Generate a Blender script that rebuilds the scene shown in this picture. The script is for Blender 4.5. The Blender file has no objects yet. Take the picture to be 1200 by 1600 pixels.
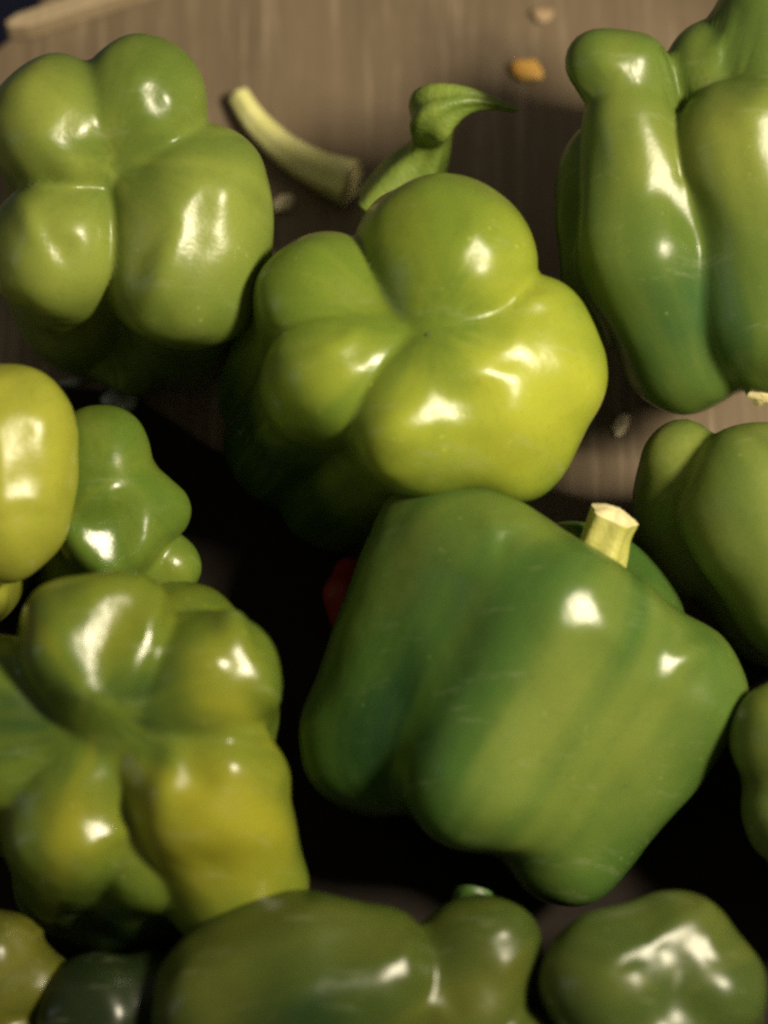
import bpy, bmesh, math, random
import numpy as np
from mathutils import Vector, Matrix

random.seed(7)
sc = bpy.context.scene
COL = sc.collection

# ------------------------------------------------------------------ camera
TILT = math.radians(24)              # from straight down
DIST = 0.62
FPX = 4960.0                         # focal length in photograph pixels (1200 x 1600)
TARGET = np.array([0.0, 0.0, 0.03])
FWD = np.array([0.0, math.sin(TILT), -math.cos(TILT)])
RGT = np.array([1.0, 0.0, 0.0])
UPV = np.array([0.0, math.cos(TILT), math.sin(TILT)])
CAM = TARGET - FWD * DIST
cd = bpy.data.cameras.new('camera')
cam = bpy.data.objects.new('camera', cd); COL.objects.link(cam)
cam.location = CAM
cam.rotation_euler = (TILT, 0, 0)
cd.sensor_fit = 'VERTICAL'; cd.sensor_height = 24; cd.sensor_width = 18
cd.lens = 24 * FPX / 1600
cd.clip_start = 0.01; cd.clip_end = 50
cd.dof.use_dof = True
cd.dof.focus_distance = 0.612
cd.dof.aperture_fstop = 4.6
sc.camera = cam

# ------------------------------------------------------------------ light
w = bpy.data.worlds.new('World'); sc.world = w; w.use_nodes = True
bg = w.node_tree.nodes['Background']
bg.inputs[0].default_value = (1.0, 0.86, 0.66, 1); bg.inputs[1].default_value = 0.155


def area(name, right, up, back, dist, size, power, colour):
    d = np.array([0, 0, 0.]) + RGT * right + UPV * up - FWD * back
    d /= np.linalg.norm(d)
    L = bpy.data.lights.new(name, 'AREA'); L.shape = 'RECTANGLE'
    L.size = size[0]; L.size_y = size[1]; L.energy = power; L.color = colour
    o = bpy.data.objects.new(name, L); COL.objects.link(o)
    o.location = TARGET + d * dist
    o.rotation_euler = Vector(-d).to_track_quat('-Z', 'Y').to_euler()
    return o


KEY = area('key_lamp', 0.57, 0.20, 0.80, 0.70, (0.115, 0.10), 8.2, (1.0, 0.87, 0.63))
area('fill_lamp', -0.95, -0.05, 0.35, 1.2, (0.25, 0.6), 0.5, (0.80, 0.92, 1.0))

sc.view_settings.view_transform = 'Standard'
sc.view_settings.look = 'None'
sc.view_settings.exposure = 0.0
sc.view_settings.gamma = 1.0
sc.view_settings.use_curve_mapping = False
sc.cycles.use_denoising = False
sc.cycles.filter_width = 2.6
sc.cycles.max_bounces = 6

# ------------------------------------------------------------------ helpers


def ray(px, py):
    return FWD + RGT * (px - 600) / FPX - UPV * (py - 800) / FPX


def at(px, py, h=0.0):
    r = ray(px, py)
    t = (h - CAM[2]) / r[2]
    return CAM + r * t, t            # point, depth along the view axis


def to_dir(v):
    """(right, down, towards camera) pixels -> world direction"""
    v = np.asarray(v, float)
    return v[..., :1] * RGT - v[..., 1:2] * UPV - v[..., 2:3] * FWD


def tag(o, label=None, cat=None, group=None, kind=None):
    if label: o['label'] = label
    if cat: o['category'] = cat
    if group: o['group'] = group
    if kind: o['kind'] = kind
    return o


def empty(name, loc):
    o = bpy.data.objects.new(name, None); COL.objects.link(o)
    o.location = loc; o.empty_display_size = 0.01
    return o


def mesh_obj(name, verts, faces, mat, parent=None, origin=None, smooth=True):
    me = bpy.data.meshes.new(name)
    v = np.asarray(verts, float)
    if origin is not None: v = v - np.asarray(origin)
    me.from_pydata([tuple(p) for p in v], [], [tuple(int(i) for i in f) for f in faces])
    if smooth: me.polygons.foreach_set('use_smooth', [True] * len(me.polygons))
    me.materials.append(mat)
    me.update()
    o = bpy.data.objects.new(name, me); COL.objects.link(o)
    if parent is not None: o.parent = parent
    elif origin is not None: o.location = origin
    return o


# ------------------------------------------------------------------ materials


def nodes_of(name):
    m = bpy.data.materials.new(name); m.use_nodes = True
    nt = m.node_tree
    return m, nt, nt.nodes['Principled BSDF']


def N(nt, kind, **kw):
    n = nt.nodes.new(kind)
    for k, v in kw.items():
        if k in n.inputs: n.inputs[k].default_value = v
        else: setattr(n, k, v)
    return n


def mix(nt, fac, a, b):
    n = nt.nodes.new('ShaderNodeMix'); n.data_type = 'RGBA'
    for sock, val in ((n.inputs[0], fac), (n.inputs[6], a), (n.inputs[7], b)):
        if hasattr(val, 'is_output'): nt.links.new(val, sock)
        else: sock.default_value = val if not isinstance(val, tuple) else (*val, 1)
    return n.outputs[2]


def ramp(nt, src, lo, hi):
    n = nt.nodes.new('ShaderNodeMapRange'); n.interpolation_type = 'SMOOTHSTEP'
    n.inputs[1].default_value = lo; n.inputs[2].default_value = hi
    nt.links.new(src, n.inputs[0])
    return n.outputs[0]


def math_node(nt, op, a, b=None):
    n = nt.nodes.new('ShaderNodeMath'); n.operation = op; n.use_clamp = False
    for s, val in ((n.inputs[0], a), (n.inputs[1], b)):
        if val is None: continue
        if hasattr(val, 'is_output'): nt.links.new(val, s)
        else: s.default_value = val
    return n.outputs[0]


def pepper_mat(name, green, yellow, dark, streak=0.5, rough=0.2, seed=0.0):
    m, nt, p = nodes_of(name)
    green = (green[0] * 1.14, green[1] * 0.99, green[2])
    skin = N(nt, 'ShaderNodeAttribute', attribute_name='skin')     # cos, sin, along axis
    ripe = N(nt, 'ShaderNodeAttribute', attribute_name='ripe')
    tc = N(nt, 'ShaderNodeTexCoord')
    mp = N(nt, 'ShaderNodeMapping'); mp.inputs['Scale'].default_value = (1, 1, 0.22)
    mp.inputs['Location'].default_value = (seed, seed * 1.7, seed * 0.3)
    nt.links.new(skin.outputs['Vector'], mp.inputs[0])
    st = N(nt, 'ShaderNodeTexNoise', Scale=2.0, Detail=2.5, Roughness=0.45)
    nt.links.new(mp.outputs[0], st.inputs['Vector'])
    st2 = N(nt, 'ShaderNodeTexNoise', Scale=8.0, Detail=3.0, Roughness=0.6)
    nt.links.new(mp.outputs[0], st2.inputs['Vector'])
    mo = N(nt, 'ShaderNodeMapping'); mo.inputs['Location'].default_value = (seed, -seed, seed)
    nt.links.new(tc.outputs['Object'], mo.inputs[0])
    bl = N(nt, 'ShaderNodeTexNoise', Scale=32.0, Detail=3.0, Roughness=0.5)
    nt.links.new(mo.outputs[0], bl.inputs['Vector'])
    fine = N(nt, 'ShaderNodeTexNoise', Scale=900.0, Detail=2.0, Roughness=0.6)
    nt.links.new(tc.outputs['Object'], fine.inputs['Vector'])
    s = ramp(nt, st.outputs[0], 0.40, 0.66)
    s = math_node(nt, 'MULTIPLY', s, streak)
    b = math_node(nt, 'SUBTRACT', bl.outputs[0], 0.5)
    r = math_node(nt, 'ADD', math_node(nt, 'ADD', ripe.outputs['Fac'], s), b)
    col = mix(nt, ramp(nt, r, 0.0, 1.0), green, yellow)
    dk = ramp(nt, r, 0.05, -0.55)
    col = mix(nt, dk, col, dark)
    f2 = math_node(nt, 'MULTIPLY', ramp(nt, st2.outputs[0], 0.35, 0.75), 0.10)
    col = mix(nt, f2, col, yellow)
    fd = math_node(nt, 'MULTIPLY', ramp(nt, fine.outputs[0], 0.5, 0.8), 0.14)
    col = mix(nt, fd, col, dark)
    vo = N(nt, 'ShaderNodeTexVoronoi', Scale=420.0); nt.links.new(mo.outputs[0], vo.inputs['Vector'])
    pick = N(nt, 'ShaderNodeTexNoise', Scale=140.0, Detail=2.0); nt.links.new(mo.outputs[0], pick.inputs['Vector'])
    sp = math_node(nt, 'MULTIPLY', ramp(nt, vo.outputs['Distance'], 0.20, 0.10), ramp(nt, pick.outputs[0], 0.58, 0.66))
    col = mix(nt, math_node(nt, 'MULTIPLY', sp, 0.35), col, tuple(min(1, x * 1.3 + 0.05) for x in yellow))
    scar = N(nt, 'ShaderNodeTexNoise', Scale=75.0, Detail=5.0, Roughness=0.7, Distortion=1.2); nt.links.new(mo.outputs[0], scar.inputs['Vector'])
    sm = ramp(nt, scar.outputs[0], 0.70, 0.76)
    col = mix(nt, math_node(nt, 'MULTIPLY', sm, 0.45), col, (0.16, 0.13, 0.05))
    # dull rubbed patches and short scuffs in the wax
    ms = N(nt, 'ShaderNodeMapping'); ms.inputs['Scale'].default_value = (1, 5, 1); ms.inputs['Rotation'].default_value = (0.4, 0.7, seed)
    nt.links.new(tc.outputs['Object'], ms.inputs[0])
    sf = N(nt, 'ShaderNodeTexNoise', Scale=70.0, Detail=6.0, Roughness=0.72); nt.links.new(ms.outputs[0], sf.inputs['Vector'])
    scuff = ramp(nt, sf.outputs[0], 0.56, 0.72)
    col = mix(nt, math_node(nt, 'MULTIPLY', scuff, 0.16), col, (0.34, 0.36, 0.22))
    nt.links.new(col, p.inputs['Base Color'])
    rr = nt.nodes.new('ShaderNodeMapRange'); rr.inputs[3].default_value = rough + 0.01; rr.inputs[4].default_value = rough + 0.14
    nt.links.new(bl.outputs[0], rr.inputs[0]); nt.links.new(math_node(nt, 'ADD', rr.outputs[0], math_node(nt, 'MULTIPLY', scuff, 0.14)), p.inputs['Roughness'])
    p.inputs['IOR'].default_value = 1.45
    p.inputs['Specular IOR Level'].default_value = 0.30
    p.inputs['Subsurface Weight'].default_value = 0.12
    p.inputs['Subsurface Radius'].default_value = (0.5, 1.0, 0.15)
    p.inputs['Subsurface Scale'].default_value = 0.003
    # skin relief: soft dents and fine orange peel
    dn = N(nt, 'ShaderNodeTexNoise', Scale=110.0, Detail=2.0)
    nt.links.new(mo.outputs[0], dn.inputs['Vector'])
    bp = N(nt, 'ShaderNodeBump', Strength=0.14, Distance=0.0014)
    nt.links.new(dn.outputs[0], bp.inputs['Height'])
    bp2 = N(nt, 'ShaderNodeBump', Strength=0.12, Distance=0.0003)
    nt.links.new(fine.outputs[0], bp2.inputs['Height']); nt.links.new(bp.outputs[0], bp2.inputs['Normal'])
    nt.links.new(bp2.outputs[0], p.inputs['Normal'])
    return m


def stem_mat(name, a, b, rough=0.45):
    m, nt, p = nodes_of(name)
    tc = N(nt, 'ShaderNodeTexCoord')
    n1 = N(nt, 'ShaderNodeTexNoise', Scale=160.0, Detail=4.0)
    n2 = N(nt, 'ShaderNodeTexNoise', Scale=900.0, Detail=3.0)
    for n in (n1, n2): nt.links.new(tc.outputs['Object'], n.inputs['Vector'])
    c = mix(nt, ramp(nt, n1.outputs[0], 0.35, 0.65), a, b)
    c = mix(nt, math_node(nt, 'MULTIPLY', ramp(nt, n2.outputs[0], 0.5, 0.75), 0.3), c, tuple(x * 0.6 for x in a))
    nt.links.new(c, p.inputs['Base Color'])
    p.inputs['Roughness'].default_value = rough
    bp = N(nt, 'ShaderNodeBump', Strength=0.35, Distance=0.0006)
    nt.links.new(n2.outputs[0], bp.inputs['Height']); nt.links.new(bp.outputs[0], p.inputs['Normal'])
    return m


def wood_mat(name, a, b, c):
    m, nt, p = nodes_of(name)
    tc = N(nt, 'ShaderNodeTexCoord')
    mp = N(nt, 'ShaderNodeMapping'); mp.inputs['Scale'].default_value = (1, 0.05, 1)
    mp.inputs['Rotation'].default_value = (0, 0, math.radians(-4))
    nt.links.new(tc.outputs['Object'], mp.inputs[0])
    n1 = N(nt, 'ShaderNodeTexNoise', Scale=420.0, Detail=6.0, Roughness=0.65)
    n2 = N(nt, 'ShaderNodeTexNoise', Scale=90.0, Detail=4.0, Roughness=0.6, Distortion=0.4)
    for n in (n1, n2): nt.links.new(mp.outputs[0], n.inputs['Vector'])
    n3 = N(nt, 'ShaderNodeTexNoise', Scale=22.0, Detail=5.0, Roughness=0.6)
    nt.links.new(tc.outputs['Object'], n3.inputs['Vector'])
    col = mix(nt, ramp(nt, n2.outputs[0], 0.3, 0.7), a, b)
    col = mix(nt, math_node(nt, 'MULTIPLY', ramp(nt, n1.outputs[0], 0.50, 0.72), 0.7), col, c)
    col = mix(nt, math_node(nt, 'MULTIPLY', ramp(nt, n3.outputs[0], 0.45, 0.75), 0.5), col, tuple(x * 0.55 for x in a))
    nt.links.new(col, p.inputs['Base Color'])
    p.inputs['Roughness'].default_value = 0.6
    bp = N(nt, 'ShaderNodeBump', Strength=0.3, Distance=0.0005)
    nt.links.new(n1.outputs[0], bp.inputs['Height']); nt.links.new(bp.outputs[0], p.inputs['Normal'])
    return m


def cloth_mat(name, a, b):
    m, nt, p = nodes_of(name)
    tc = N(nt, 'ShaderNodeTexCoord')
    n = N(nt, 'ShaderNodeTexNoise', Scale=300.0, Detail=4.0)
    nt.links.new(tc.outputs['Object'], n.inputs['Vector'])
    nt.links.new(mix(nt, n.outputs[0], a, b), p.inputs['Base Color'])
    p.inputs['Roughness'].default_value = 0.9
    p.inputs['Specular IOR Level'].default_value = 0.12
    return m


# ------------------------------------------------------------------ the crate bottom
WOOD = wood_mat('crate_wood', (0.130, 0.094, 0.058), (0.172, 0.128, 0.080), (0.31, 0.25, 0.175))
SLAT = wood_mat('slat_wood', (0.30, 0.23, 0.14), (0.36, 0.28, 0.18), (0.42, 0.35, 0.24))


def slab(name, poly, z0, z1, mat, bevel=0.0, origin=(0, 0, 0)):
    bm = bmesh.new()
    vs = [bm.verts.new((x - origin[0], y - origin[1], z1 - origin[2])) for x, y in poly]
    f = bm.faces.new(vs)
    if f.normal.z < 0: f.normal_flip()
    bm.normal_update()
    r = bmesh.ops.extrude_face_region(bm, geom=[f])
    for v in [g for g in r['geom'] if isinstance(g, bmesh.types.BMVert)]: v.co.z = z0 - origin[2]
    bmesh.ops.recalc_face_normals(bm, faces=bm.faces)
    if bevel: bmesh.ops.bevel(bm, geom=list(bm.edges), offset=bevel, segments=3, profile=0.6, affect='EDGES')
    me = bpy.data.meshes.new(name); bm.to_mesh(me); bm.free()
    me.materials.append(mat)
    o = bpy.data.objects.new(name, me); COL.objects.link(o); o.location = origin
    return o


p0 = at(-60, 122)[0]; p1 = at(24, 52)[0]; p2 = at(110, -60)[0]
o = slab('crate_floor', [(-0.35, p0[1] - 0.02), (p0[0], p0[1]), (p1[0], p1[1]), (p2[0], p2[1]), (0.0, 0.28), (0.35, 0.28), (0.35, -0.35), (-0.35, -0.35)],
         -0.012, 0.0, WOOD, 0.0008)
tag(o, 'brown wooden crate floor with fine grain under the peppers', kind='structure')
o = slab('ground', [(-1.2, -1.2), (1.2, -1.2), (1.2, 1.2), (-1.2, 1.2)], -0.07, -0.06,
         cloth_mat('ground_blue', (0.05, 0.06, 0.13), (0.08, 0.09, 0.17)))
tag(o, 'dark blue ground beyond the crate corner', kind='structure')


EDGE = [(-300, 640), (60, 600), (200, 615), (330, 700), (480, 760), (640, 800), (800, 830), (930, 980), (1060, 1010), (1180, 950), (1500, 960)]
shade_sheet = [tuple(at(x, y, 0.0016)[0][:2]) for x, y in EDGE] + [(0.3, -0.3), (-0.3, -0.3)]
o = slab('gap_shade_sheet', shade_sheet, 0.0004, 0.0016, cloth_mat('gap_shade', (0.013, 0.010, 0.0085), (0.020, 0.016, 0.013)), 0.0003)  # added near-black sheet, paints the shade in the gaps between lower peppers
tag(o, 'added dark sheet standing in for shade between the lower peppers', kind='structure')


def stroke(px0, py0, px1, py1, h):
    return at(px0, py0, h)[0], at(px1, py1, h)[0]


a, b = stroke(9, 36, 260, -44, 0.006)
d = (b - a)[:2]; d /= np.linalg.norm(d); n = np.array([-d[1], d[0]])
hw = 0.0018
a2, b2 = a[:2], b[:2]
o = slab('crate_slat', [tuple(a2 + n * hw * 0.35), tuple(a2 - n * hw * 0.5), tuple(a2 + d * 0.004 - n * hw * 1.3), tuple(b2 - n * hw * 1.3), tuple(b2 + n * hw * 1.2), tuple(a2 + d * 0.003 + n * hw * 0.9)],
         0.0005, 0.006, SLAT, 0.0006, origin=(a[0], a[1], 0.0))
tag(o, 'pale wooden slat with a split end at the crate corner', 'slat')

# ------------------------------------------------------------------ pepper bodies as blended lobes


def sd_cone(P, a, b, r1, r2):
    a = np.asarray(a, float); b = np.asarray(b, float)
    ba = b - a; l2 = ba @ ba
    if l2 < 1e-6: return np.linalg.norm(P - a, axis=1) - max(r1, r2)
    rr = r1 - r2; a2 = l2 - rr * rr; il2 = 1 / l2
    pa = P - a; y = pa @ ba; z = y - l2
    q = pa * l2 - y[:, None] * ba
    x2 = (q * q).sum(1); y2 = y * y * l2; z2 = z * z * l2
    k = np.sign(rr) * rr * rr * x2
    out = (np.sqrt(np.maximum(x2 * a2 * il2, 0)) + y * rr) * il2 - r1
    c1 = np.sign(z) * a2 * z2 > k
    c2 = (~c1) & (np.sign(y) * a2 * y2 < k)
    out[c2] = np.sqrt(x2[c2] + y2[c2]) * il2 - r1
    out[c1] = np.sqrt(x2[c1] + z2[c1]) * il2 - r2
    return out


def smin(a, b, k):
    h = np.maximum(k - np.abs(a - b), 0) / k
    return np.minimum(a, b) - h * h * k * 0.25


_ico = {}


def icosphere(n):
    if n not in _ico:
        bm = bmesh.new(); bmesh.ops.create_icosphere(bm, subdivisions=n, radius=1)
        v = np.array([x.co[:] for x in bm.verts]); v /= np.linalg.norm(v, axis=1)[:, None]
        f = np.array([[q.index for q in x.verts] for x in bm.faces]); bm.free()
        _ico[n] = (v, f)
    return _ico[n]


def wobble(P, rng, amp, freq, n=7):
    out = np.zeros(len(P))
    for i in range(n):
        k = rng.normal(size=3); k *= freq * rng.uniform(0.6, 1.6) / np.linalg.norm(k)
        out += np.sin(P @ k + rng.uniform(0, 6.28)) / n
    return out * amp * 2


INFO = []


def pepper(label, cat, mat, anchor, groups, centre, axis, cuts=(), ripe=(), ripe0=0.0, sub=6, rest=0.0, seed=1,
           k_in=40, k=24, dents=6.0, group=None, h=None, dimples=(), facets=(), name='bell_pepper'):
    """groups: lists of round cones (a, b, ra, rb) in photograph pixels + height towards camera;
    cones of one lobe blend softly (k_in), lobes meet in a crease (k)"""
    rng = np.random.default_rng(seed)
    dirs, faces = icosphere(sub)
    A0 = np.array([anchor[0], anchor[1], 0.0])
    C = np.asarray(centre, float) - A0
    # a point at height w lies nearer the lens than the anchor: place it on the line of sight through its pixel
    def place(p):
        p = np.asarray(p, float); q = 1 - p[2] / FPX
        return np.array([600 + (p[0] - 600) * q, 800 + (p[1] - 800) * q, p[2]]) - A0
    lob = [[(place(a), place(b), ra * (1 - a[2] / FPX), rb * (1 - b[2] / FPX)) for a, b, ra, rb in g] for g in groups]
    cuts = [(place(c) + A0, r, kk) for c, r, kk in cuts]
    dimples = [(place(c) + A0, r, dp) for c, r, dp in dimples]
    ripe = [(place(c) + A0, r, wt) for c, r, wt in ripe]

    def field(P):
        tot = None
        for g in lob:
            d = None
            for a, b, ra, rb in g:
                e = sd_cone(P, a, b, ra, rb)
                d = e if d is None else smin(d, e, k_in)
            tot = d if tot is None else smin(tot, d, k)
        for c, r, kk in cuts:
            e = np.linalg.norm(P - (np.asarray(c, float) - A0), axis=1) - r
            tot = -smin(-tot, e, kk)
        return tot

    t = np.full(len(dirs), 1100.0)
    for i in range(70):
        d = field(C + dirs * t[:, None])
        t -= d * 0.85
    t = np.maximum(t, 5)
    P = C + dirs * t[:, None]
    nrm = P - C
    nrm /= np.linalg.norm(nrm, axis=1)[:, None]
    disp = wobble(P, rng, dents, 0.018) + wobble(P, rng, dents * 0.55, 0.045) + wobble(P, rng, dents * 0.07, 0.11)
    for c, r, dep in dimples:
        disp -= dep * np.exp(-((P - (np.asarray(c, float) - A0)) ** 2).sum(1) / (r * r))
    P = P + nrm * disp[:, None]
    # wall patches flattened towards key lamp and viewer, shaped to place the highlights
    kl = np.array(KEY.location) - TARGET
    for fc in facets:
        fx, fy, ra, rb, ang = fc[:5]; stg = fc[5] if len(fc) > 5 else 0.92
        q0 = P[:, :2] - (np.array([fx, fy]) - A0[:2]); nr = (q0 ** 2).sum(1) < 14 ** 2
        wz = P[nr, 2].max() if nr.any() else 0
        fx, fy = (place((fx, fy, wz)) + A0)[:2]
        q = P[:, :2] - (np.array([fx, fy]) - A0[:2])
        near = np.where((q ** 2).sum(1) < 12 ** 2)[0]
        if len(near) == 0: continue
        c = P[near[np.argmax(P[near, 2])]]
        mpp = DIST / FPX
        wp = (fx - 600) * mpp * RGT - (fy - 800) * mpp * UPV
        l = kl - wp; l /= np.linalg.norm(l); v = (CAM - TARGET) - wp; v /= np.linalg.norm(v)
        hv = l + v; hv /= np.linalg.norm(hv)
        n = np.array([hv @ RGT, -(hv @ UPV), -(hv @ FWD)])
        ca, sa = math.cos(math.radians(ang)), math.sin(math.radians(ang))
        e = np.sqrt(((q[:, 0] * ca + q[:, 1] * sa) / (ra * 1.55)) ** 2 + ((-q[:, 0] * sa + q[:, 1] * ca) / (rb * 1.55)) ** 2)
        e *= 1 + 0.22 * np.sin(3 * np.arctan2(q[:, 1], q[:, 0]) + fx)
        wt = np.exp(-e ** 3) * stg * (P[:, 2] > c[2] - 90)
        P = P - (wt * ((P - c) @ n))[:, None] * n
    # rest on the floor
    D = to_dir(P)
    hh = 0.03
    if h is None:
        for i in range(40):
            pt, dep = at(anchor[0], anchor[1], hh)
            s = dep / FPX
            hh += rest - (hh + s * D[:, 2].min())
    else:
        hh = h
    pt, dep = at(anchor[0], anchor[1], hh); s = dep / FPX
    W = pt + s * D
    base = np.array([W[:, 0].mean(), W[:, 1].mean(), W[:, 2].min()])
    root = empty(name, base)
    tag(root, label, cat, group)
    body = mesh_obj('body', W, faces, mat, parent=root, origin=base)
    ax0 = np.asarray(axis[0], float) - A0; ax1 = np.asarray(axis[1], float) - A0
    ax = ax1 - ax0; L = np.linalg.norm(ax); ax /= L
    q = P - ax0; tt = q @ ax; rad = q - tt[:, None] * ax
    e1 = np.cross(ax, [0.3, 0.2, 0.9]); e1 /= np.linalg.norm(e1); e2 = np.cross(ax, e1)
    rn = np.linalg.norm(rad, axis=1) + 30
    sk = np.stack([rad @ e1 / rn, rad @ e2 / rn, tt / L], 1)
    me = body.data
    at1 = me.attributes.new('skin', 'FLOAT_VECTOR', 'POINT'); at1.data.foreach_set('vector', sk.astype(np.float32).ravel())
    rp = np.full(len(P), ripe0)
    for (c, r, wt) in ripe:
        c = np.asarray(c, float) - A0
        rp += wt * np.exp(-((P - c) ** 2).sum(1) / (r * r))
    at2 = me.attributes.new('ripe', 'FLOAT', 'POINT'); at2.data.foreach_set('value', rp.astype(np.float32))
    root['_a'] = [float(x) for x in (*pt, s)]
    frame = (pt, s, A0, base)
    del root['_a']
    INFO.append((label[:30], round(hh, 4), round(W[:, 2].max(), 4)))
    return root, frame


def catmull(pts, n):
    pts = np.asarray(pts, float)
    Pn = np.vstack([2 * pts[0] - pts[1], pts, 2 * pts[-1] - pts[-2]])
    out = []
    m = len(pts) - 1
    for i in range(n + 1):
        u = i / n * m; j = min(int(u), m - 1); f = u - j
        a, b, c, d = Pn[j], Pn[j + 1], Pn[j + 2], Pn[j + 3]
        out.append(0.5 * (2 * b + (c - a) * f + (2 * a - 5 * b + 4 * c - d) * f * f + (3 * b - a - 3 * c + d) * f ** 3))
    return np.array(out)


def tube(path, seg=30, rings=40, ribs=5, rib=0.10, seed=0, flat=1.0, tipround=0.12):
    """path rows: x, y, w, radius (pixels) -> verts, side faces, last ring, first ring"""
    c = catmull(path, rings); pts = c[:, :3]; rad = np.maximum(c[:, 3], 1.0)
    rng = random.Random(seed); ph = rng.uniform(0, 6)
    T = np.gradient(pts, axis=0); T /= np.linalg.norm(T, axis=1)[:, None]
    u = np.cross(T[0], [0.21, 0.35, 0.9]); u /= np.linalg.norm(u)
    V = []
    for i in range(len(pts)):
        u = u - T[i] * (u @ T[i]); u /= np.linalg.norm(u)
        v = np.cross(T[i], u)
        for j in range(seg):
            th = 2 * math.pi * j / seg
            r = rad[i] * (1 + rib * math.cos(ribs * th + ph + i * 0.02) + 0.35 * rib * math.sin(2 * th + i * 0.11 + ph))
            V.append(pts[i] + (u * math.cos(th) + v * math.sin(th) * flat) * r)
    F = []
    for i in range(len(pts) - 1):
        for j in range(seg):
            a = i * seg + j; b = i * seg + (j + 1) % seg
            F.append((a, b, b + seg, a + seg))
    n0 = len(pts)
    return np.array(V), F, [(n0 - 1) * seg + j for j in range(seg)], list(range(seg)), T


def cap(V, ring, T, depth, steps=4, rng=None):
    """a slightly domed, rough end over a ring; returns its own verts and faces"""
    R = V[ring]; c = R.mean(0); n = len(ring)
    vs = list(R); fs = []
    for s in range(1, steps):
        f = 1 - s / steps
        for q in R: vs.append(c + (q - c) * f + T * (depth * (1 - f * f) + (rng.uniform(-.12, .12) * depth if rng else 0)))
        for j in range(n):
            a = (s - 1) * n + j; b = (s - 1) * n + (j + 1) % n
            fs.append((a, b, b + n, a + n))
    vs.append(c + T * depth); k = len(vs) - 1
    for j in range(n): fs.append(((steps - 1) * n + j, (steps - 1) * n + (j + 1) % n, k))
    return np.array(vs), fs


def stem_on(root, frame, path, mat, endmat, seed=0, ribs=5, rib=0.1, cut_depth=6, name='stem'):
    pt, s, A0, base = frame
    pa = np.array(path, float)
    for row in pa:
        qq = 1 - row[2] / FPX; row[0] = 600 + (row[0] - 600) * qq; row[1] = 800 + (row[1] - 800) * qq
    pa[:, :3] -= A0
    V, F, ring, _, T = tube(pa, ribs=ribs, rib=rib, seed=seed)
    W = pt + s * to_dir(V)
    st = mesh_obj(name, W, F, mat, parent=root, origin=base)
    if endmat:
        cv, cf = cap(V, ring, T[-1], cut_depth, 5, random.Random(seed))
        mesh_obj('cut_end', pt + s * to_dir(cv), cf, endmat, parent=st, origin=base)
    return st


Cc = lambda a, b, ra, rb: (a, b, ra, rb)
GREEN = (0.085, 0.165, 0.018); YEL = (0.36, 0.37, 0.028); DARK = (0.022, 0.062, 0.012)

STEM_PALE = stem_mat('stem_pale', (0.42, 0.43, 0.10), (0.52, 0.51, 0.15))
STEM_LOOSE = stem_mat('stem_loose', (0.70, 0.70, 0.26), (0.80, 0.78, 0.36))
STEM_GREEN = stem_mat('stem_green', (0.13, 0.20, 0.03), (0.20, 0.27, 0.045))
STEM_DARK = stem_mat('stem_dark', (0.03, 0.07, 0.015), (0.05, 0.10, 0.02))
CUT = stem_mat('stem_cut', (0.62, 0.54, 0.26), (0.74, 0.66, 0.38), 0.7)
CUT_DARK = stem_mat('stem_cut_dark', (0.02, 0.035, 0.012), (0.05, 0.07, 0.03), 0.4)

# --- A: four-lobed blossom end, by the slat
mA = pepper_mat('skin_four_lobed', (0.085, 0.15, 0.024), (0.235, 0.28, 0.05), DARK, 0.25, 0.20, 1.0)
pepper('olive green pepper with four rounded lobes up, beside the pale slat', 'pepper', mA, (205, 320), [
    [((218, 165, 130), (235, 300, -250), 96, 120), ((218, 170, 120), (195, 250, 90), 90, 75)],
    [((92, 198, 130), (130, 330, -250), 102, 120), ((95, 200, 120), (178, 262, 90), 95, 75)],
    [((84, 395, 130), (140, 470, -250), 96, 115), ((88, 390, 120), (165, 310, 80), 92, 75)],
    [((312, 300, 115), (278, 430, 112), 112, 110), ((300, 340, 110), (205, 285, 85), 100, 75), ((295, 400, 100), (280, 490, -250), 112, 115), ((290, 400, 60), (225, 420, 30), 100, 70)],
    [((205, 560, -170), (200, 500, -250), 48, 100)],
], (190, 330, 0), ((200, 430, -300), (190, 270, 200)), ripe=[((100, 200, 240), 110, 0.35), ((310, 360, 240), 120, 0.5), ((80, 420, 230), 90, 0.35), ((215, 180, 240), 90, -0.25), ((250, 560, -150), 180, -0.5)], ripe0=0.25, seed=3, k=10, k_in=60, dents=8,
    facets=[(230, 140, 30, 14, 60), (90, 210, 20, 30, 0), (292, 352, 56, 17, 118), (82, 386, 38, 13, 50)])

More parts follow.
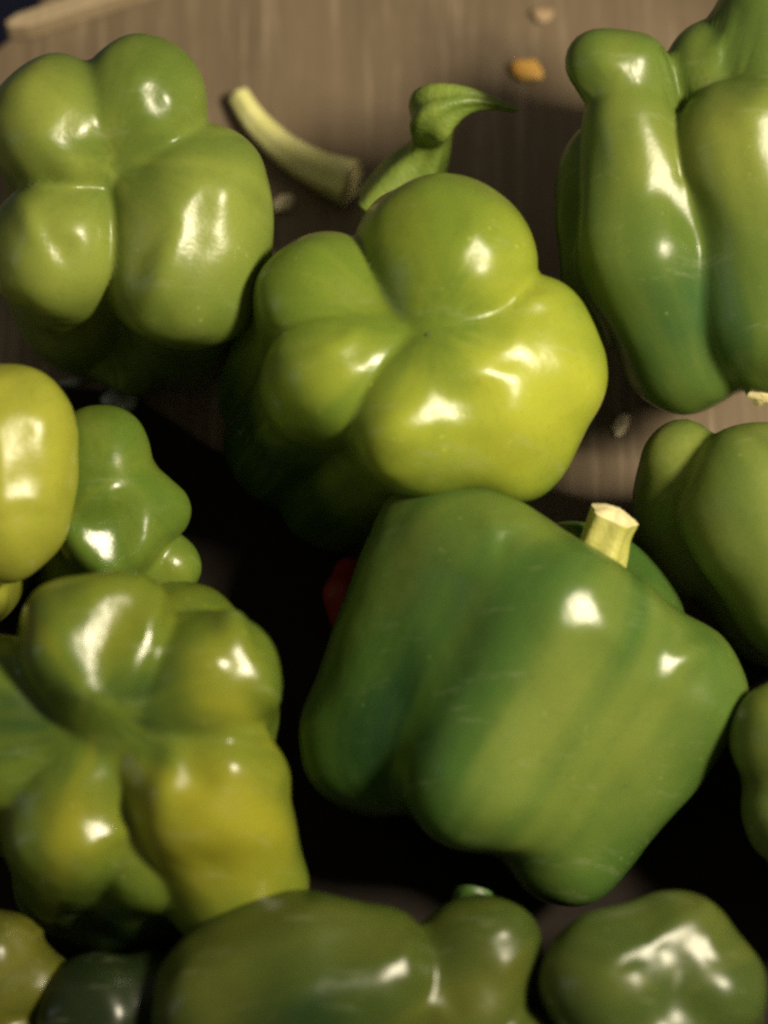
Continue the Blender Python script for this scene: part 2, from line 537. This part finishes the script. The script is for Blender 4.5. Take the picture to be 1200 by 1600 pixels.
# --- B: yellow-green, blossom end, centre
mB = pepper_mat('skin_yellow_green', (0.105, 0.185, 0.022), (0.325, 0.36, 0.035), DARK, 0.2, 0.19, 4.0)
rB, fB = pepper('bright yellow green pepper with deep creases between its lobes', 'pepper', mB, (660, 560), [
    [((712, 412, 88), (560, 600, -250), 130, 110), ((690, 440, 90), (668, 495, 105), 105, 80), ((640, 380, 20), (690, 400, 60), 80, 110)],
    [((498, 468, 60), (440, 610, -250), 94, 100), ((508, 470, 64), (640, 500, 104), 94, 72)],
    [((520, 590, 100), (450, 690, -250), 98, 100), ((528, 582, 112), (645, 530, 102), 96, 80)],
    [((645, 655, 140), (828, 562, 92), 100, 98), ((800, 692, 60), (690, 660, 60), 84, 100), ((830, 512, 90), (790, 560, 90), 84, 98),
     ((850, 605, 80), (805, 692, 55), 84, 80), ((720, 600, 112), (682, 535, 104), 98, 84), ((760, 640, 120), (700, 640, 120), 92, 100), ((650, 650, 110), (540, 760, -250), 100, 105)],
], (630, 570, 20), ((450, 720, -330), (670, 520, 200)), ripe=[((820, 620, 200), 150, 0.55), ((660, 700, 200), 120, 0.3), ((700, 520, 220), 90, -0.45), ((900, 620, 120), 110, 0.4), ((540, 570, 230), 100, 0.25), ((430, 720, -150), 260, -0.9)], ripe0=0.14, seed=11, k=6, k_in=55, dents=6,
    facets=[(680, 640, 62, 22, -18), (810, 550, 20, 16, 0), (540, 545, 22, 14, -10, 0.7), (745, 382, 20, 20, 0), (838, 478, 14, 12, 0)])

def blossom_scar(root, frame, px, py, size):
    body = [c for c in root.children if c.name.startswith('body')][0]
    pt, s, A0, base = frame
    co = np.empty(len(body.data.vertices) * 3); body.data.vertices.foreach_get('co', co); co = co.reshape(-1, 3) + base
    rel = co - CAM; dep = rel @ FWD
    x = 600 + FPX * (rel @ RGT) / dep; y = 800 - FPX * (rel @ UPV) / dep
    m = np.where(((x - px) ** 2 + (y - py) ** 2 < 15 ** 2))[0]
    c = co[m[np.argmin(dep[m])]]
    v, f = icosphere(3)
    P = v * (1 + wobble(v, np.random.default_rng(3), 0.3, 3.0)[:, None]) * size * s
    mesh_obj('blossom_scar', c + P - (-FWD) * size * s * 0.4, f, SCAR, parent=root, origin=base)


SCAR = stem_mat('scar_brown', (0.05, 0.05, 0.015), (0.09, 0.08, 0.03), 0.7)
blossom_scar(rB, fB, 664, 512, 4)

# --- C: the large dark green one with the cut stem
mC = pepper_mat('skin_deep_green', (0.044, 0.110, 0.020), (0.145, 0.19, 0.034), (0.016, 0.05, 0.016), 0.45, 0.19, 9.0)
rC, fC = pepper('large deep green pepper lying on its side with a short cut stem', 'pepper', mC, (820, 1080), [
    [((690, 853, -30), (594, 1150, -40), 116, 130), ((768, 902, 48), (682, 1110, 22), 122, 114)],
    [((862, 965, 100), (742, 1208, 105), 130, 122), ((965, 1035, 60), (840, 1235, 60), 122, 108)],
    [((1058, 1087, 20), (888, 1322, 20), 117, 95)],
    [((895, 935, -120), (720, 1190, -120), 118, 115), ((965, 980, -110), (830, 1220, -110), 105, 105)],
    [((850, 1000, 0), (740, 1180, 0), 120, 120)],
], (815, 1070, 0), ((680, 1300, 0), (930, 890, 0)), cuts=[((965, 845, 0), 80, 40)],
    ripe=[((600, 1180, 100), 170, -0.7), ((850, 1180, 230), 130, 0.2), ((1020, 1180, 150), 130, 0.2), ((870, 1380, 120), 90, 0.25), ((700, 880, 120), 120, -0.2)], ripe0=0.1, seed=21, k=46, k_in=70, dents=4.5,  # dark patch at lower left is shade put into the skin colour
    facets=[(785, 835, 16, 15, 0), (915, 957, 32, 28, 0), (1050, 1037, 28, 19, -15)])
stem_on(rC, fC, [(880, 960, -10, 70), (918, 905, 0, 54), (938, 868, 8, 42), (948, 835, 16, 37), (960, 806, 26, 37)], STEM_PALE, CUT, 3, 5, 0.11, 12)

# --- D: crumpled one, lower left
mD = pepper_mat('skin_olive', (0.07, 0.125, 0.016), (0.225, 0.225, 0.018), (0.016, 0.042, 0.012), 0.3, 0.16, 14.0)
pepper('knobbly pepper with a mustard yellow flank and many bulges', 'pepper', mD, (230, 1170), [
    [((152, 1006, 105), (180, 1200, -200), 122, 140), ((155, 1010, 100), (190, 1120, 80), 112, 95)],
    [((318, 1064, 100), (300, 1200, -200), 104, 130), ((310, 1070, 95), (215, 1125, 80), 95, 88)],
    [((325, 1235, 85), (368, 1385, 20), 116, 118), ((330, 1260, 60), (260, 1300, -200), 112, 130), ((310, 1220, 85), (225, 1150, 78), 105, 90)],
    [((105, 1290, 75), (120, 1350, -150), 90, 110), ((110, 1280, 70), (165, 1180, 70), 85, 88)],
    [((0, 1090, 60), (60, 1220, -200), 95, 120), ((5, 1205, 70), (60, 1250, -150), 70, 100), ((10, 1110, 60), (140, 1140, 72), 85, 88)],
    [((285, 1042, -40), (250, 1200, -200), 126, 130)],
    [((205, 1290, 35), (200, 1345, -160), 92, 140), ((270, 1350, 20), (230, 1360, -160), 90, 130)],
], (200, 1180, 0), ((220, 1330, -260), (170, 1100, 180)), dimples=[((50, 1115, 130), 55, 22), ((400, 1175, 130), 40, 14), ((140, 985, 215), 62, 20)],
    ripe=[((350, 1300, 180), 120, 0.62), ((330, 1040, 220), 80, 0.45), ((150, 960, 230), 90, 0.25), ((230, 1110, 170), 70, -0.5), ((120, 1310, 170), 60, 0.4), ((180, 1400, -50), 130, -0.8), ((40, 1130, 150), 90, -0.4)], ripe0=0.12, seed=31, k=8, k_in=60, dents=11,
    facets=[(138, 1000, 58, 46, -40, 0.97), (228, 995, 44, 10, 105), (385, 1040, 55, 14, 62), (145, 1075, 20, 13, 0), (280, 1215, 34, 26, -45), (152, 1305, 26, 16, -20), (366, 1144, 26, 9, 15, 0.6)])

# --- E: smooth yellow one at the edge, E2: dented green one behind it
mE = pepper_mat('skin_pale_yellow', (0.15, 0.20, 0.025), (0.30, 0.315, 0.038), DARK, 0.3, 0.2, 18.0)
pepper('smooth yellow pepper leaning on the dented green pepper', 'pepper', mE, (0, 760), [
    [((4, 684, 90), (0, 800, 90), 114, 108), ((0, 740, 60), (0, 760, -250), 112, 120)],
    [((-130, 700, 60), (-120, 760, -250), 120, 120)],
    [((-60, 930, 0), (-60, 860, -250), 76, 120)],
], (-40, 770, -20), ((-60, 800, -300), (-40, 740, 200)), ripe=[((20, 760, 200), 160, 0.4)], ripe0=0.3, seed=41, k=16, dents=7, sub=6, facets=[(14, 690, 24, 38, 0), (30, 770, 24, 18, -20)])
mE2 = pepper_mat('skin_dented', (0.075, 0.145, 0.020), (0.20, 0.235, 0.03), DARK, 0.3, 0.18, 22.0)
pepper('dented green pepper with a pointed bump, wedged behind the yellow one', 'pepper', mE2, (190, 800), [
    [((160, 715, 20), (165, 860, -160), 76, 100), ((180, 830, 40), (170, 880, -160), 78, 100)],
    [((262, 798, 10), (170, 800, 10), 46, 104)],
    [((264, 884, -25), (190, 880, -60), 54, 95)],
], (185, 820, -40), ((180, 900, -250), (180, 760, 100)), dimples=[((160, 845, 115), 50, 22)], ripe=[((280, 890, 30), 40, 0.4), ((160, 700, 90), 70, 0.15)], ripe0=0.12, seed=43, k=10, k_in=80, dents=8, facets=[(155, 850, 46, 38, -20, 1.0)])

# --- F: long pepper with a knob, upper right
mF = pepper_mat('skin_long', (0.075, 0.140, 0.025), (0.225, 0.255, 0.045), (0.03, 0.085, 0.025), 0.25, 0.22, 27.0)
rF, fF = pepper('long lobed green pepper with a round knob above its ridge', 'pepper', mF, (1060, 330), [
    [((936, 100, 62), (984, 104, 62), 53, 52), ((985, 115, 40), (1010, 180, -20), 54, 70)],
    [((980, 196, 50), (1010, 390, 40), 76, 101), ((1012, 400, 40), (1074, 538, -25), 100, 106)],
    [((940, 265, -70), (978, 440, -70), 70, 105), ((960, 300, -250), (1010, 450, -250), 90, 110)],
    [((1112, 112, 0), (1150, 200, -60), 78, 100)],
    [((1180, 250, 50), (1215, 480, 40), 138, 135)],
    [((1222, 50, 20), (1245, 280, -40), 112, 130)],
    [((1080, 200, -330), (1120, 470, -330), 120, 150), ((1090, 220, -200), (1130, 460, -190), 120, 150)],
], (1095, 330, -20), ((1160, 600, -40), (1080, 90, 0)), ripe=[((1010, 250, 150), 100, 0.35), ((1180, 230, 180), 130, 0.45), ((1080, 560, 140), 150, -0.22), ((1120, 450, 100), 90, -0.2), ((950, 90, 110), 70, 0.25)], ripe0=-0.02, seed=51, k=16, k_in=45, dents=7, rest=0.0,
    facets=[(970, 102, 26, 13, -5), (1044, 285, 62, 18, 62), (1130, 76, 14, 14, 0), (1196, 195, 24, 48, 0)])
stem_on(rF, fF, [(1180, 560, 0, 50), (1188, 595, 30, 30), (1192, 618, 55, 22)], STEM_GREEN, CUT, 5)

# --- I, J: right edge
mI = pepper_mat('skin_right', (0.08, 0.145, 0.028), (0.20, 0.245, 0.05), (0.03, 0.08, 0.025), 0.35, 0.3, 33.0)
pepper('soft green pepper with a small side lobe, below the long pepper', 'pepper', mI, (1150, 840), [
    [((1062, 716, 0), (1080, 850, -120), 62, 90)],
    [((1192, 792, 60), (1262, 930, 40), 132, 122)],
    [((1160, 830, -130), (1230, 930, -130), 120, 120)],
], (1170, 840, -30), ((1250, 1000, -60), (1130, 690, 0)), ripe=[((1050, 700, 50), 60, 0.5), ((1190, 850, 190), 120, 0.3)], ripe0=0.1, seed=61, k=16, sub=5)
mJ = pepper_mat('skin_edge', (0.07, 0.12, 0.022), (0.17, 0.20, 0.035), (0.025, 0.07, 0.02), 0.35, 0.3, 37.0)
pepper('green pepper tucked against the broad shoulder of the large one', 'pepper', mJ, (1250, 1200), [
    [((1242, 1155, 0), (1280, 1200, -170), 100, 110)],
    [((1255, 1260, -20), (1285, 1270, -170), 98, 110)],
    [((1340, 1200, 0), (1340, 1220, -170), 100, 110)],
    [((1310, 1385, 60), (1310, 1350, -170), 92, 110)],  # lobe out of view, added to shade the gap on its left
], (1280, 1210, -50), ((1290, 1200, -200), (1290, 1200, 100)), ripe0=0.15, seed=63, k=20, sub=5)

# --- K: dimpled, bottom
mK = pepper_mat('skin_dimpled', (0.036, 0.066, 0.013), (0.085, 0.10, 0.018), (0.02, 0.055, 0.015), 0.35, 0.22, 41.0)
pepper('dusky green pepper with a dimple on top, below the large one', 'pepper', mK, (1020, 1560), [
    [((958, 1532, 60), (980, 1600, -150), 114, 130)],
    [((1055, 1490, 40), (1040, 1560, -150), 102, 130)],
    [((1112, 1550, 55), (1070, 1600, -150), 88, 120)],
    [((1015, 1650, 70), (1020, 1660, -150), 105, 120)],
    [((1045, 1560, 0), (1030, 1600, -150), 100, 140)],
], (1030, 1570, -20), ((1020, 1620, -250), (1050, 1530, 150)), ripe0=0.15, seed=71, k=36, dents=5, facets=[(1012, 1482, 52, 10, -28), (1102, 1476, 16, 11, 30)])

# --- L: two big lobes at the bottom
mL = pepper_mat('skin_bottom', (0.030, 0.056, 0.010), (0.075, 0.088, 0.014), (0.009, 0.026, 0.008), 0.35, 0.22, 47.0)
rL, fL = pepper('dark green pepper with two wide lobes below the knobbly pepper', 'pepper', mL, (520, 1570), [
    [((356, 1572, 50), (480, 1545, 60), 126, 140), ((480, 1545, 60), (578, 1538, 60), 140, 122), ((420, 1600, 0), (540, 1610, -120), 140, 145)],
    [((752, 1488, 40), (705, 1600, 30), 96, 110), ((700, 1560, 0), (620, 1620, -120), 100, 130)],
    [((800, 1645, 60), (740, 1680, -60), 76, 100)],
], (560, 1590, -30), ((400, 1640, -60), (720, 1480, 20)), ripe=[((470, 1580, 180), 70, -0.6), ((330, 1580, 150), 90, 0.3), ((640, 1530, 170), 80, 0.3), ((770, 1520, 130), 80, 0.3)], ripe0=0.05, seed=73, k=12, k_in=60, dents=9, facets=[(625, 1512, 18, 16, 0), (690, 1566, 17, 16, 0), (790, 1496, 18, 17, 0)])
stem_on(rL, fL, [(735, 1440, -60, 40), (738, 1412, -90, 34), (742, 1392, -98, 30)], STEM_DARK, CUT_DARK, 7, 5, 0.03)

# --- M, N: lower left corner
mM = pepper_mat('skin_corner', (0.045, 0.060, 0.009), (0.10, 0.10, 0.013), (0.02, 0.045, 0.01), 0.35, 0.2, 53.0)
pepper('ridged olive pepper under the knobbly one, beside the blackish one', 'pepper', mM, (0, 1560), [
    [((-30, 1500, 20), (55, 1545, 0), 90, 62), ((-30, 1540, 0), (-30, 1560, -150), 90, 100)],
    [((20, 1650, 20), (0, 1650, -120), 80, 100)],
    [((-120, 1570, 20), (-100, 1570, -150), 100, 100)],
], (-30, 1570, -40), ((-40, 1600, -220), (-30, 1560, 100)), ripe=[((60, 1520, 60), 80, 0.3)], ripe0=0.1, seed=81, k=14, dents=9, facets=[(32, 1476, 26, 12, 65, 0.6), (66, 1528, 24, 12, 65, 0.5)])
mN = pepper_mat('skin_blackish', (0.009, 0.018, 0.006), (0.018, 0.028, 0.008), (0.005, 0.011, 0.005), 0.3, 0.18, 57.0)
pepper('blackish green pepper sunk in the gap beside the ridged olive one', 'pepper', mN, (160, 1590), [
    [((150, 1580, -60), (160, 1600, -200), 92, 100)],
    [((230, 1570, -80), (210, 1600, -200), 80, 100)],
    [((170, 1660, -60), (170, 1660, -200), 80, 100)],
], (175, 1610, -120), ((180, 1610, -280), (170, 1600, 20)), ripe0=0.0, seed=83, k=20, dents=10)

# --- H: hooked stem behind the yellow-green one
mH = pepper_mat('skin_hidden', (0.085, 0.17, 0.022), (0.24, 0.29, 0.04), DARK, 0.35, 0.25, 61.0)
rH, fH = pepper('green pepper mostly hidden, its long hooked stem curling up', 'pepper', mH, (640, 330), [
    [((626, 340, -150), (640, 370, -230), 66, 80)],
    [((690, 340, -160), (690, 370, -230), 66, 80)],
    [((650, 400, -170), (650, 400, -230), 80, 85)],
], (655, 370, -200), ((650, 420, -280), (655, 300, -100)), ripe0=0.1, seed=91, k=20, sub=5)
stem_on(rH, fH, [(610, 335, -90, 62), (640, 285, -70, 52), (668, 240, -40, 34), (674, 205, -10, 32), (680, 176, 40, 41), (712, 160, 60, 27), (752, 158, 65, 13), (806, 172, 60, 4)], STEM_GREEN, STEM_GREEN, 9, 5, 0.13, 2)

# --- O: a red pepper deep in the gap
mO = pepper_mat('skin_red', (0.13, 0.010, 0.008), (0.18, 0.015, 0.01), (0.06, 0.006, 0.006), 0.3, 0.35, 67.0)
pepper('small red pepper deep in the dark gap beside the large pepper', 'pepper', mO, (530, 930), [
    [((538, 925, 0), (600, 1000, -40), 30, 60)],
    [((548, 900, -20), (620, 960, -40), 26, 55)],
], (575, 955, -20), ((640, 1010, -40), (520, 910, 0)), ripe0=0.2, seed=95, k=14, sub=5, name='red_pepper')

# ------------------------------------------------------------------ loose bits


def loose_stem():
    h = 0.0035
    path = [(374, 152, 17), (400, 192, 20), (446, 236, 24), (500, 268, 29), (550, 288, 36)]
    pt, dep = at(450, 230, h); s = dep / FPX
    pa = []
    for x, y, r in path:
        q = at(x, y, r * s)[0]
        pa.append(q)
    # build in world metres
    rows = np.array([(*q, r * s) for q, (x, y, r) in zip(pa, path)])
    V, F, ring, ring0, T = tube(rows * 1000, ribs=6, rib=0.07, seed=2)
    V /= 1000
    V[:, 2] -= V[:, 2].min()
    base = np.array([V[:, 0].mean(), V[:, 1].mean(), 0.0])
    root = empty('pepper_stem', base)
    tag(root, 'loose curved pale green cut stem lying on the wooden floor', 'stem')
    mesh_obj('stalk', V, F, STEM_LOOSE, parent=root, origin=base)
    for rg, t in ((ring, T[-1]), (ring0[::-1], -T[0])):
        cv, cf = cap(V, rg, t, 0.0012, 5, random.Random(4))
        mesh_obj('cut_end', cv, cf, CUT, parent=root, origin=base)


loose_stem()


def scrap(label, px, py, L, Wd, ang, mat, seed, z=0.0, thick=0.5):
    rng = np.random.default_rng(seed)
    v, f = icosphere(3)
    pt, dep = at(px, py, z); s = dep / FPX
    P = v * 1.0 * np.array([L, Wd, Wd * thick]) * 0.5
    P = P * (1 + wobble(v, rng, 0.32, 2.6)[:, None] + wobble(v, rng, 0.15, 7.0)[:, None])
    c, sn = math.cos(ang), math.sin(ang)
    P = np.stack([P[:, 0] * c - P[:, 1] * sn, P[:, 0] * sn + P[:, 1] * c, P[:, 2]], 1) * s
    P[:, 2] -= P[:, 2].min()
    o = mesh_obj('scrap', P + np.array([pt[0], pt[1], z]), f, mat, origin=np.array([pt[0], pt[1], z]))
    tag(o, label, 'scrap')


CREAM = stem_mat('scrap_cream', (0.85, 0.74, 0.50), (0.90, 0.82, 0.60), 0.6)
ORANGE = stem_mat('scrap_orange', (0.70, 0.36, 0.06), (0.80, 0.50, 0.14), 0.6)
BROWN = stem_mat('scrap_brown', (0.30, 0.21, 0.12), (0.38, 0.28, 0.17), 0.7)
scrap('small orange yellow crumb on the shaded wooden floor', 825, 113, 46, 34, -0.3, ORANGE, 1)
scrap('cream crumb beside the olive green four lobed pepper', 446, 322, 36, 26, 0.5, CREAM, 2)
scrap('slim cream flake between the yellow green and long peppers', 969, 668, 46, 22, 1.0, CREAM, 3)
scrap('dull brown crumb above the orange yellow one on the floor', 847, 28, 34, 24, 0.2, BROWN, 4)
scrap('yellowish crumb in the dark gap under the large pepper', 577, 1293, 26, 10, 0.1, CREAM, 5)
scrap('dim crumb in the dark gap near the dark short stem', 652, 1335, 26, 12, -0.2, BROWN, 6)

PALE = stem_mat('scrap_pale', (0.22, 0.26, 0.20), (0.34, 0.38, 0.32), 0.3)
scrap('pale grey green scrap under the olive green four lobed pepper', 190, 628, 52, 40, 0.7, PALE, 7, 0.0, 0.7)
scrap('thin pale sliver in the shade left of the pale grey green scrap', 112, 600, 36, 14, 0.1, PALE, 8, 0.0, 0.7)
for i in INFO: print('INFO', i)
